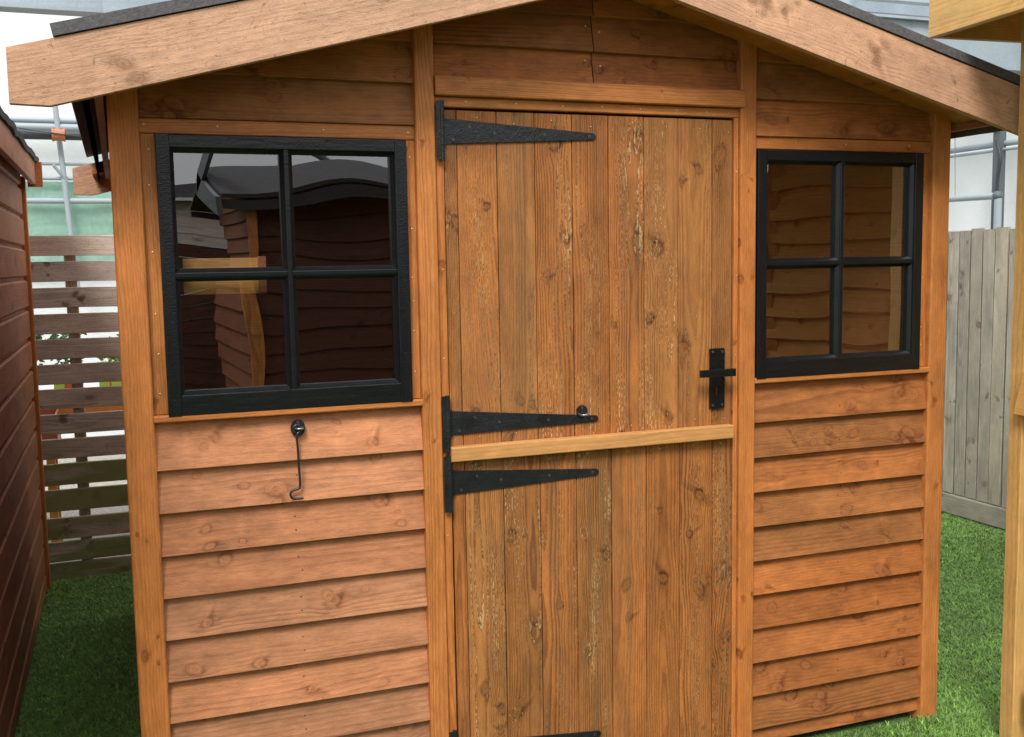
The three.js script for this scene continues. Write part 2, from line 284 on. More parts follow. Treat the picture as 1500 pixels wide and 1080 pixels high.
{ // front wall
  const bay = (name, x0, x1, sheet) => {
    const w = part(shed, name);
    for (let k = 0; k < 10; k++) {
      const y = 0.974 - 0.1 * k, top = k === 0 ? 1.088 : y + 0.106;
      board(w, 'board', x0, y, 0, { L: x1 - x0, H: top - y, T: 0.016 + (k % 2) * 0.001, zb: 0.0115, zt: -0.0105, bev: 0.0014, steps: 2, seg: 10, wob: 0.0018, sheet });
    }
    board(w, 'board', x0, 0.028, 0, { L: x1 - x0, H: 0.052, T: 0.016, zb: 0.004, zt: -0.009, seg: 6, wob: 0.001, sheet });
  };
  bay('lower_cladding', 0.058, 0.692, clad); bay('lower_cladding', 1.646, 2.264, cladKeptShade);
  const gable = part(shed, 'gable_cladding');
  const courses = [1.768, 1.868, 1.967, 2.056];
  const lim = (y) => (2.172 - y) / SL;
  const gb = (x0, x1, y0, y1) => {
    const cl = (y) => Math.max(0, CX - lim(y + y0) - x0), cr = (y) => Math.min(x1 - x0, CX + lim(y + y0) - x0);
    if (cr(0) - cl(0) < 0.01) return;
    board(gable, 'board', x0, y0, 0, { L: x1 - x0, H: y1 - y0, T: 0.017, zb: 0.0095, zt: -0.0105, bev: 0.0014, seg: 8, wob: 0.0014, sheet: cladKeptShade, cutL: (y) => Math.min(cl(y), cr(0)), cutR: (y) => Math.max(cr(y), cl(y) + 0.002) });
  };
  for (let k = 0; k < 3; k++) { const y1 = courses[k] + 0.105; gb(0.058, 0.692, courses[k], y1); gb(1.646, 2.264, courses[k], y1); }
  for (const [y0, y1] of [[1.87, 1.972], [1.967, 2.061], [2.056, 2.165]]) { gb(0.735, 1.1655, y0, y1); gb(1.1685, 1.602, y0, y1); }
  // posts
  upright(shed, 'corner_post', 0.061, 0, 0.019, { L: 1.90, H: 0.065, T: 0.06, bev: 0.006, steps: 4, sheet: trim });
  upright(shed, 'corner_post', 2.322, 0, 0.019, { L: 1.90, H: 0.063, T: 0.06, bev: 0.006, steps: 4, sheet: trim });
  upright(shed, 'door_post', 0.738, 0, 0.019, { L: 2.04, H: 0.049, T: 0.055, bev: 0.0045, steps: 3, sheet: trim });
  upright(shed, 'door_post', 1.650, 0, 0.019, { L: 2.04, H: 0.050, T: 0.055, bev: 0.0045, steps: 3, sheet: trim });
  // door surround
  board(shed, 'door_header', 0.739, 1.840, 0.026, { L: 0.868, H: 0.046, T: 0.04, bev: 0.004, steps: 3, sheet: trim });
  board(shed, 'door_stop', 0.739, 1.8145, 0.008, { L: 0.860, H: 0.0245, T: 0.03, bev: 0.002, sheet: trim });
  upright(shed, 'door_stop', 0.7615, 0.03, 0.0075, { L: 1.784, H: 0.0225, T: 0.03, bev: 0.002, sheet: trim });
  upright(shed, 'door_stop', 1.5995, 0.03, 0.0085, { L: 1.784, H: 0.0135, T: 0.03, bev: 0.002, sheet: trim });
  // window linings and sills
  const lining = (x0, x1, w0, w1) => {
    const g = part(shed, 'window_lining');
    board(g, 'head_board', x0, 1.734, 0.002, { L: x1 - x0, H: 0.0335, T: 0.02, sheet: trim });
    board(g, 'sill', x0 - 0.001, 1.086, 0.019, { L: x1 - x0 + 0.002, H: 0.016, T: 0.035, bev: 0.003, steps: 2, sheet: trim });
    upright(g, 'jamb_board', w0 + 0.012, 1.1035, 0.0015, { L: 0.629, H: w0 + 0.012 - x0, T: 0.02, sheet: trim });
    upright(g, 'jamb_board', x1, 1.1035, 0.0015, { L: 0.629, H: x1 - w1 + 0.012, T: 0.02, sheet: trim });
  };
  lining(0.0605, 0.6895, 0.092, 0.664); lining(1.6495, 2.2595, 1.656, 2.222);
}
// windows
function pane(w, h, s) {
  const g = new THREE.PlaneGeometry(w, h, 30, 30), p = g.attributes.position;
  const a = rr(0.6, 1) * 0.00026, b = rr(0, 6), c = rr(2.2, 3.4);
  for (let i = 0; i < p.count; i++) { const x = p.getX(i), y = p.getY(i); p.setZ(i, a * Math.sin((y * c + x * 0.8) * 7 + b) + a * 0.9 * Math.sin((x * 3.1 - y * 0.7) * 7 + b * 2) + 0.0016 * s * Math.cos(x / w * 3) * Math.cos(y / h * 3) * 0.35); }
  g.computeVertexNormals(); return g;
}
function window4(x0, x1) {
  const w = part(shed, 'window'), y0 = 1.099, y1 = 1.731, zf = 0.021, W = x1 - x0;
  const paintSheet = { material: blackPaint, rows: 1, len: 0.5, wid: 0.5, used: 0, vh: 1 };
  const o = (L, H, extra = {}) => ({ L, H, T: 0.036, bev: 0.0022, steps: 3, sheet: paintSheet, off: rnd(), ...extra });
  const st = 0.030, tr = 0.029, br = 0.047, bead = 0.0085;
  upright(w, 'stile', x0 + st, y0, zf, o(y1 - y0, st)); upright(w, 'stile', x1, y0, zf, o(y1 - y0, st));
  board(w, 'rail', x0 + st, y1 - tr, zf - 0.0004, o(W - 2 * st, tr)); board(w, 'rail', x0 + st, y0, zf - 0.0004, o(W - 2 * st, br));
  const xm = (x0 + x1) / 2, ym = 1.4185, b2 = 0.0065;
  upright(w, 'glazing_bar', xm + b2, y0 + br, zf - 0.004, o(y1 - y0 - tr - br, 2 * b2, { T: 0.03, bev: 0.003 }));
  board(w, 'glazing_bar', x0 + st, ym - b2, zf - 0.0045, o(xm - b2 - x0 - st, 2 * b2, { T: 0.029, bev: 0.003 }));
  board(w, 'glazing_bar', xm + b2, ym - b2, zf - 0.0045, o(x1 - st - xm - b2, 2 * b2, { T: 0.029, bev: 0.003 }));
  for (const [a, b] of [[x0 + st, xm - b2], [xm + b2, x1 - st]]) for (const [c, d] of [[y0 + br, ym - b2], [ym + b2, y1 - tr]]) {
    // sloping glazing beads round each pane
    const zz = zf - 0.007;
    board(w, 'bead', a, c, zz, o(b - a, bead, { T: 0.024, zb: 0, zt: -0.009, bev: 0.0006, cutL: (y) => y, cutR: (y) => b - a - y }));
    board(w, 'bead', a, d - bead, zz, o(b - a, bead, { T: 0.024, zb: -0.009, zt: 0, bev: 0.0006, cutL: (y) => bead - y, cutR: (y) => b - a - bead + y }));
    upright(w, 'bead', a + bead, c, zz, o(d - c, bead, { T: 0.024, zb: -0.009, zt: 0, bev: 0.0006, cutL: (y) => bead - y, cutR: (y) => d - c - bead + y }));
    upright(w, 'bead', b, c, zz, o(d - c, bead, { T: 0.024, zb: 0, zt: -0.009, bev: 0.0006, cutL: (y) => y, cutR: (y) => d - c - y }));
    mesh(w, 'pane', pane(b - a - 0.004, d - c - 0.004, rr(-1, 1)), glass, [(a + b) / 2, (c + d) / 2, -0.006]);
  }
}
window4(0.092, 0.664); window4(1.654, 2.222);
// stable door
{
  const edges = [0.764, 0.798, 0.902, 1.004, 1.107, 1.210, 1.314, 1.417, 1.522, 1.585];
  const up = part(shed, 'upper_door'), low = part(shed, 'lower_door');
  for (let i = 0; i < 9; i++) {
    const gap = 0.0016, xr = edges[i + 1] - gap, H = edges[i + 1] - edges[i] - gap;
    upright(up, 'plank', xr, 0.957, 0.002 + rr(-0.0008, 0.0008), { L: 1.808 - 0.957, H, T: 0.018, bev: 0.0022, steps: 2, seg: 6, wob: 0.0012, sheet: doorS, row: i, off: 0.02 });
    upright(low, 'plank', xr + 0.003, 0.04, 0.002 + rr(-0.0008, 0.0008), { L: 0.950 - 0.04, H, T: 0.018, bev: 0.0022, steps: 2, seg: 6, wob: 0.0012, sheet: doorS, row: i + 9, off: 0.02 });
  }
  const back = (g, y0, y1) => { for (const y of [y0 + 0.03, y1 - 0.12]) board(g, 'ledge', 0.77, y, -0.0175, { L: 0.81, H: 0.09, T: 0.02, sheet: trim }); };
  back(up, 0.957, 1.808); back(low, 0.04, 0.95);
  const barWood = pine.material.clone(); barWood.color.setRGB(0.84, 0.74, 0.80);
  const bar = board(up, 'weather_bar', 0.757, 0.940, 0.030, { L: 0.816, H: 0.037, T: 0.0265, bev: 0.003, steps: 2, seg: 4, wob: 0.001, sheet: pine, row: 3, off: 0.1 }); bar.material = barWood;
}
// strap hinges
const screwGeo = (() => { const a = new THREE.CylinderGeometry(0.0042, 0.0042, 0.0014, 14); const t = new THREE.TorusGeometry(0.0026, 0.0007, 5, 12); t.rotateX(Math.PI / 2); t.translate(0, 0.0008, 0); const g = mergeGeometries([a, t]); g.rotateX(Math.PI / 2); return g; })();
function hinge(y, slopeDir, xk, x0, h = 0.062) {
  const g = part(shed, 'strap_hinge'), L = 1.172 - x0, tip = 0.0088, c1 = y - h / 2 * 0, top0 = y + h / 2, bot0 = y - h / 2;
  const yt = y + slopeDir;
  const s = new THREE.Shape(); s.moveTo(0, bot0); s.lineTo(L - tip, yt - tip); s.absarc(L - tip, yt, tip, -Math.PI / 2, Math.PI / 2, false); s.lineTo(0, top0); s.closePath();
  const e = new THREE.ExtrudeGeometry(s, { depth: 0.0016, bevelEnabled: true, bevelThickness: 0.0007, bevelSize: 0.0007, bevelOffset: -0.0007, bevelSegments: 2, curveSegments: 12 });
  metricUV(e, 2); mesh(g, 'strap', e, blackIron, [x0, 0, 0.0042]);
  for (const [u, v] of [[0.055, -0.34], [0.16, 0.22], [0.32, -0.02], [0.65, 0.0], [0.955, 0.0]]) {
    const yc = y + (yt - y) * u, hh = h + (2 * tip - h) * u;
    mesh(g, 'screw', screwGeo, screwSteel, [x0 + u * L, yc + v * hh, 0.0072], [0, 0, rnd() * 3]);
  }
  const pl = boxGeo(xk - 0.002, xk + 0.008, y - 0.071, y + 0.071, 0.0196, 0.0225); mesh(g, 'fixing_plate', pl, blackIron);
  for (const [a, b] of [[-0.072, -0.036], [-0.0355, 0.0355], [0.036, 0.072]]) {
    const k = new THREE.CylinderGeometry(0.0062, 0.0062, b - a - 0.0006, 16); k.translate(xk + 0.013, y + (a + b) / 2, 0.0175); mesh(g, 'knuckle', metricUV(k), blackIron);
  }
  const link = boxGeo(xk + 0.013, x0 + 0.004, y - 0.034, y + 0.034, 0.0085, 0.0112); link.rotateY(0); mesh(g, 'link_plate', link, blackIron);
}
hinge(1.7565, -0.003, 0.742, 0.764); hinge(1.0355, -0.0155, 0.740, 0.763); hinge(0.8835, -0.007, 0.741, 0.765); hinge(0.166, -0.016, 0.739, 0.765);
// lever handle with its plate
{
  const g = part(shed, 'door_handle');
  const s = new THREE.Shape(); const x0 = -0.0235, x1 = 0.0235, y0 = -0.083, y1 = 0.083, r = 0.002;
  s.moveTo(x0 + r, y0); s.lineTo(x1 - r, y0); s.lineTo(x1, y0 + r); s.lineTo(x1, y1 - r); s.lineTo(x1 - r, y1); s.lineTo(x0 + r, y1); s.lineTo(x0, y1 - r); s.lineTo(x0, y0 + r); s.closePath();
  const k = new THREE.Path(); k.absarc(0, -0.028, 0.0052, -0.9, Math.PI + 0.9, false); k.lineTo(-0.0026, -0.046); k.lineTo(0.0026, -0.046); k.closePath(); s.holes.push(k);
  const e = new THREE.ExtrudeGeometry(s, { depth: 0.004, bevelEnabled: true, bevelThickness: 0.0009, bevelSize: 0.0009, bevelOffset: -0.0009, bevelSegments: 2, curveSegments: 10 });
  mesh(g, 'backplate', metricUV(e), blackPaint, [1.534, 1.107, 0.0045]);
  for (const [a, b] of [[-0.015, 0.074], [0.015, 0.074], [-0.015, -0.074], [0.015, -0.074]]) mesh(g, 'screw', screwGeo, screwSteel, [1.534 + a, 1.107 + b, 0.0098], [0, 0, rnd() * 3]);
  mesh(g, 'spindle', rodGeo([1.545, 1.126, 0.009], [1.545, 1.126, 0.045], 0.0085, 18), blackPaint);
  const lv = new THREE.Shape(); lv.moveTo(-0.081, -0.0095); lv.lineTo(0.028, -0.0105); lv.lineTo(0.028, 0.0105); lv.lineTo(-0.081, 0.0105); lv.closePath();
  const le = new THREE.ExtrudeGeometry(lv, { depth: 0.008, bevelEnabled: true, bevelThickness: 0.0016, bevelSize: 0.0016, bevelOffset: -0.0016, bevelSegments: 3 });
  mesh(g, 'lever', metricUV(le), blackPaint, [1.538, 1.126, 0.044]);
}
// staple on the upper strap and the cabin hook hanging below the window
{
  const e = part(shed, 'hook_staple');
  const d = new THREE.CylinderGeometry(0.0155, 0.016, 0.003, 24); d.rotateX(Math.PI / 2); mesh(e, 'plate', metricUV(d), blackIron, [1.124, 1.043, 0.0085]);
  mesh(e, 'eye', tube([[1.115, 1.035, 0.008], [1.115, 1.035, 0.022], [1.120, 1.035, 0.029], [1.130, 1.035, 0.029], [1.135, 1.035, 0.022], [1.135, 1.035, 0.008]], 0.0024, 24, 8), zinc);
  mesh(e, 'screw', screwGeo, screwSteel, [1.124, 1.0525, 0.0102]);
  const h = part(shed, 'cabin_hook');
  const p = new THREE.CylinderGeometry(0.0155, 0.0165, 0.004, 28); p.rotateX(Math.PI / 2); p.scale(1.06, 1.28, 1); mesh(h, 'plate', metricUV(p), blackIron, [0.383, 1.051, 0.009]);
  mesh(h, 'screw', screwGeo, screwSteel, [0.383, 1.0655, 0.0115]); mesh(h, 'screw', screwGeo, screwSteel, [0.384, 1.036, 0.0115]);
  mesh(h, 'staple', tube([[0.376, 1.052, 0.008], [0.376, 1.052, 0.022], [0.381, 1.052, 0.028], [0.388, 1.052, 0.028], [0.393, 1.052, 0.022], [0.393, 1.052, 0.008]], 0.0024, 24, 8), zinc);
  const ring = []; for (let k = 0; k <= 14; k++) { const a = -1.2 + k / 14 * 5.4; ring.push([0.379 + 0.0085 * Math.cos(a), 1.051 + 0.0095 * Math.sin(a), 0.021]); }
  mesh(h, 'hook_rod', tube([...ring.reverse(), [0.3775, 1.036, 0.021], [0.379, 1.0, 0.021], [0.3803, 0.95, 0.0208], [0.3812, 0.918, 0.0205], [0.379, 0.909, 0.0205], [0.370, 0.9055, 0.0205], [0.3625, 0.9035, 0.0205], [0.3575, 0.896, 0.0205], [0.360, 0.8875, 0.0205], [0.368, 0.8835, 0.0205], [0.378, 0.8830, 0.0205], [0.388, 0.8835, 0.0205]], 0.0029, 160, 10), rodIron);
}
// roof
{
  const a = [[-0.181, 1.760], [-0.108, 1.758], [CX, 2.095], [CX, 2.219], [-0.181, 1.868]];
  const c = Math.cos(ANG), s = Math.sin(ANG), ox = -0.181, oy = 1.760;
  const loc = a.map(([x, y]) => [(x - ox) * c + (y - oy) * s, -(x - ox) * s + (y - oy) * c]);
  const gl = cutGeo(loc, 0.021, 0.0012, barge, 0, 0.0), gl2 = cutGeo(loc, 0.021, 0.0012, barge, 2, 0.0);
  const locR = loc.map(([x, y]) => [-x, y]).reverse(), gr = cutGeo(locR, 0.021, 0.0012, barge, 1, 1.41), gr2 = cutGeo(locR, 0.021, 0.0012, barge, 3, 1.41);
  const ml = mesh(shed, 'barge_board', gl, barge.material, [ox, oy, 0.2], [0, 0, ANG]); ml.userData.label = 'pale weathered barge board, pinkish with fine cracks';
  mesh(shed, 'barge_board', gr, barge.material, [2 * CX - ox, oy, 0.2], [0, 0, -ANG]);
  mesh(shed, 'barge_board', gl2, barge.material, [ox + 0.03, oy - 0.02, -2.18], [0, 0, ANG]); mesh(shed, 'barge_board', gr2, barge.material, [2 * CX - ox, oy, -2.18], [0, 0, -ANG]);
  for (const sg of [-1, 1]) {
    const L = 1.262 / c, deck = new THREE.BoxGeometry(L, 0.024, 2.408, 24, 1, 20);
    metricUV(deck, 3); deck.translate(-sg * -L / 2, 0.012, 0);
    const m = mesh(shed, 'roof_deck', deck, felt, [CX, 2.2225, -0.999], [0, 0, -sg * ANG]); m.userData.label = 'dark grey mineral felt roof';
    // soffit boards of the overhang, front and back
    for (const z of [0.178, -2.005]) {
      const so = plankGeo({ L: 1.24 / c, H: z > 0 ? 0.172 : 0.17, T: 0.018, sheet: brown, bev: 0.002 }); so.rotateX(Math.PI / 2);
      mesh(shed, 'soffit_board', so, trim.material, [sg < 0 ? CX - 1.24 : CX, (sg < 0 ? 2.13 - SL * 1.24 : 2.13), z - (z > 0 ? 0.172 : 0.17)], [0, 0, -sg * ANG]);
    }
    const fx = CX + sg * 1.19;
    if (sg < 0) alongFaceNegX(shed, 'eaves_fascia', fx - 0.006, 1.80, -2.17, { L: 2.34, H: 0.075, T: 0.018, sheet: brown });
    else alongFaceX(shed, 'eaves_fascia', fx + 0.006, 1.80, 0.172, { L: 2.34, H: 0.075, T: 0.018, sheet: brown });
    mesh(shed, 'felt_flap', boxGeo(fx + sg * 0.0265, fx + sg * 0.0295, 1.785, 1.893, -2.19, 0.176, 3), felt);
  }
}
// side and rear walls, floor
{
  const L = part(shed, 'side_wall'), R = part(shed, 'side_wall'), B = part(shed, 'rear_wall');
  for (let k = 0; k < 18; k++) {
    const y = 0.03 + k * 0.1, o = { L: -BACK - 0.045, H: k === 17 ? 0.09 : 0.106, T: 0.016 + (k % 2) * 0.001, zb: 0.0085, zt: -0.0095, sheet: brown };  // brown sheet stands in for shade, darkening the interior behind the panes
    alongFaceNegX(L, 'board', 0.012, y, BACK, o); alongFaceX(R, 'board', 2.306, y, -0.045, o);
    const q = 0.105; mesh(B, 'board', plankGeo({ L: 2.30, H: q, T: 0.016 + (k % 2) * 0.001, zb: 0.0085, zt: -0.0095, sheet: brown }), brown.material, [2.312, y, BACK], [0, Math.PI, 0]);
  }
  for (let k = 0; k < 4; k++) { // rear gable
    const y = 1.83 + k * 0.085, half = Math.min(1.15, (2.19 - y - 0.085) / SL + 0.1); if (half < 0.12) continue;
    mesh(B, 'board', plankGeo({ L: 2 * half, H: 0.09, T: 0.016 + (k % 2) * 0.001, zb: 0.0085, zt: -0.0095, sheet: brown }), brown.material, [CX + half, y, BACK], [0, Math.PI, 0]);
  }
  const f = part(shed, 'floor');
  for (let k = 0; k < 13; k++) { const g = plankGeo({ L: 2.26, H: 0.145, T: 0.018, sheet: brown }); g.rotateX(-Math.PI / 2); mesh(f, 'floor_board', g, brown.material, [0.03, 0.03, -0.06 - k * 0.147]); }
  mesh(shed, 'ridge_beam', boxGeo(CX - 0.02, CX + 0.02, 2.1, 2.2, -1.98, -0.03), brown.material);
}
// nail heads
{
  const n = [];
  const add = (x, y, z, r) => n.push(domeHead(x + rr(-0.002, 0.002), y + rr(-0.002, 0.002), z, r));
  for (const x of [0.82, 0.955, 1.08, 1.19, 1.30, 1.41, 1.50]) add(x, 1.828, 0.0078, 0.0026);
  for (const x of [0.07, 0.23, 0.47, 0.675, 1.70, 1.79, 1.96, 2.18]) add(x, 1.752, 0.0018, 0.0027);
  for (const [x, ys] of [[0.0775, [1.70, 1.62, 1.47, 1.33, 1.24, 1.15]], [0.678, [1.69, 1.52, 1.40, 1.345, 1.27, 1.17]], [2.243, [1.66, 1.55, 1.37, 1.22, 1.17]]]) for (const y of ys) add(x, y, 0.0013, 0.0025);
  const dn = []; for (const x0 of [0.375, 1.955]) for (let k = 0; k < 10; k++) { const y = 0.974 - 0.1 * k; dn.push(domeHead(x0 + rr(-0.008, 0.008), y + 0.03, 0.0052, 0.0022), domeHead(x0 + rr(-0.008, 0.008), y + 0.062, -0.0015, 0.002)); }
  stuffPart(shed, 'rusty_nail_heads', dn, std([0.05, 0.028, 0.018], 0.7));
  for (const [x, y] of [[1.145, 1.945], [1.150, 1.905], [1.188, 1.935], [1.186, 1.90], [1.15, 2.03], [1.152, 1.995], [1.186, 2.02], [1.19, 1.988]]) add(x, y, -0.001, 0.003);
  for (const y of [1.70, 1.42, 1.20, 0.75, 0.42, 0.2]) { add(0.751, y, 0.0072, 0.0022); add(1.594, y - 0.03, 0.0082, 0.0022); }
  for (const x of [0.83, 0.93, 1.03, 1.14, 1.26, 1.36, 1.46, 1.55]) { add(x, 0.925 + rr(-0.006, 0.004), 0.0022, 0.002); add(x + 0.02, 1.79 + rr(-0.015, 0.005), 0.0022, 0.002); add(x + 0.01, 0.995, 0.0022, 0.0019); }
  stuffPart(shed, 'nail_heads', n, brass);
}
// a pale wooden block inside, behind the left window
{
  const b = thing('shelf_bracket_board', 'pale new wooden board standing inside the shed behind the lower left panes', 'board');
  mesh(b, 'plank', plankGeo({ L: 0.17, H: 0.084, T: 0.018, sheet: pine, row: 1, off: 0.3, bev: 0.0015 }), pine.material, [0.142, 1.372, -0.045]);
  mesh(b, 'end_block', plankGeo({ L: 0.018, H: 0.088, T: 0.03, sheet: brown, row: 2, bev: 0.0015 }), brown.material, [0.3125, 1.371, -0.043]);
}
// ------------------------------------------------------------------ brown shed to the left
{
  const g = thing('brown_shed', 'dark red-brown shiplap shed wall beside the turf gap and slatted fence', 'shed');
  const X = -0.365, zFar = -2.53, zNear = 0.7, w = part(g, 'side_wall');
  for (let k = 0; k < 15; k++) {
    const y = 0.02 + k * 0.1315 - 0.06;
    for (const [za, zb] of [[zNear, -0.86], [-0.863, zFar + 0.02]]) alongFaceX(w, 'board', X - 0.004, Math.max(0.012, y), za, { L: za - zb, H: (k ? 0.118 : 0.07), T: 0.02, bev: 0.0075, steps: 1, seg: 3, wob: 0.001, sheet: brown });
  }
  mesh(w, 'backing', boxGeo(X - 0.055, X - 0.016, 0.01, 1.9, zFar + 0.01, zNear - 0.01), brown.material);
  upright(g, 'corner_post', X + 0.011, 0, zFar + 0.012, { L: 1.84, H: 0.05, T: 0.045, bev: 0.003, steps: 2, sheet: trim });
  alongFaceX(g, 'eaves_fascia', -0.312, 1.806, zNear + 0.1, { L: zNear + 0.1 - zFar + 0.01, H: 0.1, T: 0.02, seg: 4, wob: 0.002, bev: 0.002, sheet: brown, row: 3, off: 0 });
  mesh(g, 'barge_board', plankGeo({ L: 0.06, H: 0.108, T: 0.02, sheet: trim, row: 5, bev: 0.0015 }), trim.material, [-0.345, 1.796, zFar - 0.006]);
  const roof = new THREE.BoxGeometry(1.5, 0.018, zNear - zFar + 0.34, 8, 1, 40); metricUV(roof, 3);
  { const p = roof.attributes.position; for (let i = 0; i < p.count; i++) if (p.getX(i) > 0.7) p.setY(i, p.getY(i) + (n2(p.getZ(i) * 14, 3) - 0.5) * 0.012 - 0.004); }
  roof.translate(-0.75, 0, 0); mesh(g, 'roof', roof, felt, [-0.298, 1.914, (zNear + zFar) / 2 + 0.1], [0, 0, -0.32]);
  const fill = boxGeo(-1.9, X - 0.06, 0.01, 1.88, zFar + 0.03, zFar + 0.06); mesh(g, 'rear_wall', fill, brown.material);
  mesh(g, 'front_wall', boxGeo(-1.9, X - 0.06, 0.01, 1.88, zNear - 0.06, zNear - 0.03), brown.material);
}
// ------------------------------------------------------------------ slatted fence behind the gap
{
  const f = thing('slatted_fence', 'weathered grey-brown fence of horizontal slats with green algae on the lowest ones', 'fence');
  const tops = [1.589, 1.473, 1.355, 1.237, 1.122, 1.007, 0.895, 0.779, 0.663, 0.549, 0.428, 0.297, 0.184, 0.085];
  tops.forEach((t, i) => board(f, 'slat', -1.2, t - (i === 13 ? 0.083 : 0.091) - (i > 8 && i < 12 ? 0.008 : 0), -2.66, { L: 1.5, H: (i === 13 ? 0.083 : 0.091) + (i > 8 && i < 12 ? 0.008 : 0), T: 0.02, seg: 6, wob: 0.004, bev: 0.0016, sheet: slat, row: i, off: 0.01 }));
  tops.forEach((t, i) => board(f, 'slat', 0.304, t - (i === 13 ? 0.083 : 0.091), -2.662, { L: 1.15, H: (i === 13 ? 0.083 : 0.091), T: 0.02, seg: 6, wob: 0.004, bev: 0.0016, sheet: slat, row: i, off: 0.01 }));
  upright(f, 'fence_post', -0.175, 0, -2.684, { L: 1.56, H: 0.05, T: 0.05, sheet: slat, row: 2, off: 0 });
  upright(f, 'fence_post', 1.3, 0, -2.684, { L: 1.56, H: 0.05, T: 0.05, sheet: slat, row: 1, off: 0 });
}
// ------------------------------------------------------------------ grey picket fence on the right, running away from us
{
  const f = thing('picket_fence', 'silver-grey close-boarded fence of upright planks beside the sunny turf', 'fence');
  let z = -0.6, k = 0;
  while (z > -4.2) {
    const wdt = rr(0.072, 0.079);
    const g = plankGeo({ L: 1.43 + rr(-0.006, 0.006), H: wdt, T: 0.018, seg: 5, wob: 0.003, bev: 0.0018, sheet: grey, row: k++, off: rr(0, 0.2) });
    g.rotateZ(Math.PI / 2); mesh(f, 'plank', g, grey.material, [4.22 + rr(-0.002, 0.002), 0.135, z - wdt], [rr(-0.003, 0.003), -Math.PI / 2, 0]); 
    const b = plankGeo({ L: 1.36, H: 0.05, T: 0.012, sheet: grey, row: k + 3, off: rr(0, 0.2) }); b.rotateZ(Math.PI / 2); mesh(f, 'cover_strip', b, grey.material, [4.2425, 0.14, z - wdt - 0.03], [0, -Math.PI / 2, 0]);
    z -= wdt + rr(0.007, 0.011);
  }
  alongFaceNegX(f, 'gravel_board', 4.213, 0.022, -4.2, { L: 3.6, H: 0.105, T: 0.03, seg: 6, wob: 0.004, sheet: grey, row: 5, off: 0 });
  alongFaceNegX(f, 'rail', 4.257, 0.4, -4.2, { L: 3.6, H: 0.07, T: 0.03, sheet: grey, row: 2, off: 0 }); alongFaceNegX(f, 'rail', 4.257, 1.2, -4.2, { L: 3.6, H: 0.07, T: 0.03, sheet: grey, row: 6, off: 0 });
  for (const zz of [-0.7, -2.4, -4.1]) upright(f, 'fence_post', 4.375, 0, zz, { L: 1.5, H: 0.08, T: 0.08, sheet: grey });
}
// ------------------------------------------------------------------ pale pine shelter at the right
{
  const g = thing('pine_shelter', 'golden new pine shelter with square post and overhanging roof beside the shed', 'shelter');
  g.position.set(2.366, 0, 0.222); g.rotation.y = -4 * D2R;
  const P = (x, z) => { const q = upright(g, 'post', x, 0, z, { L: 2.12, H: 0.09, T: 0.05, bev: 0.004, steps: 3, sheet: pine }); return q; };
  P(0.09, 0.05); P(0.09, 1.95); P(1.9, 0.05); P(1.9, 1.95);
  const x0 = -0.205, z0 = -0.125, y0 = 2.042;
  alongFaceNegX(g, 'fascia', x0, y0, z0, { L: 2.38, H: 0.12, T: 0.022, bev: 0.002, sheet: pine, row: 0, off: 0 });
  alongFaceNegX(g, 'fascia', x0 + 0.002, y0 + 0.1215, z0, { L: 2.38, H: 0.05, T: 0.022, bev: 0.002, sheet: pine, row: 2, off: 0 });
  mesh(g, 'fascia', plankGeo({ L: 2.35, H: 0.12, T: 0.022, bev: 0.002, sheet: pine, row: 1, off: 0 }), pine.material, [x0 + 2.374, y0, z0 + 0.001], [0, Math.PI, 0]);
  mesh(g, 'fascia', plankGeo({ L: 2.35, H: 0.12, T: 0.022, bev: 0.002, sheet: pine, row: 3, off: 0 }), pine.material, [x0 + 0.023, y0, z0 + 2.38]);
  for (let k = 0; k < 19; k++) { const s = plankGeo({ L: 2.33, H: 0.122, T: 0.016, sheet: pine, bev: 0.003 }); s.rotateX(Math.PI / 2); mesh(g, 'roof_board', s, pine.material, [x0 + 0.024, y0 + 0.118, z0 + 0.022 + k * 0.1235]); }
  // brace end fixed to the post's outer face
  mesh(g, 'brace', plankGeo({ L: 0.12, H: 0.125, T: 0.02, sheet: pine, row: 2, off: 0.5, bev: 0.0015, cutL: (y) => y * 0.28 }), pine.material, [-0.0215, 0.985, 0.037], [0, -Math.PI / 2, 0.0]);
  for (let k = 0; k < 2; k++) alongFaceNegX(g, 'wall_rail', 0.005, 0.12 + k * 0.5, 0.09, { L: 1.77, H: 0.09, T: 0.03, sheet: pine });
}
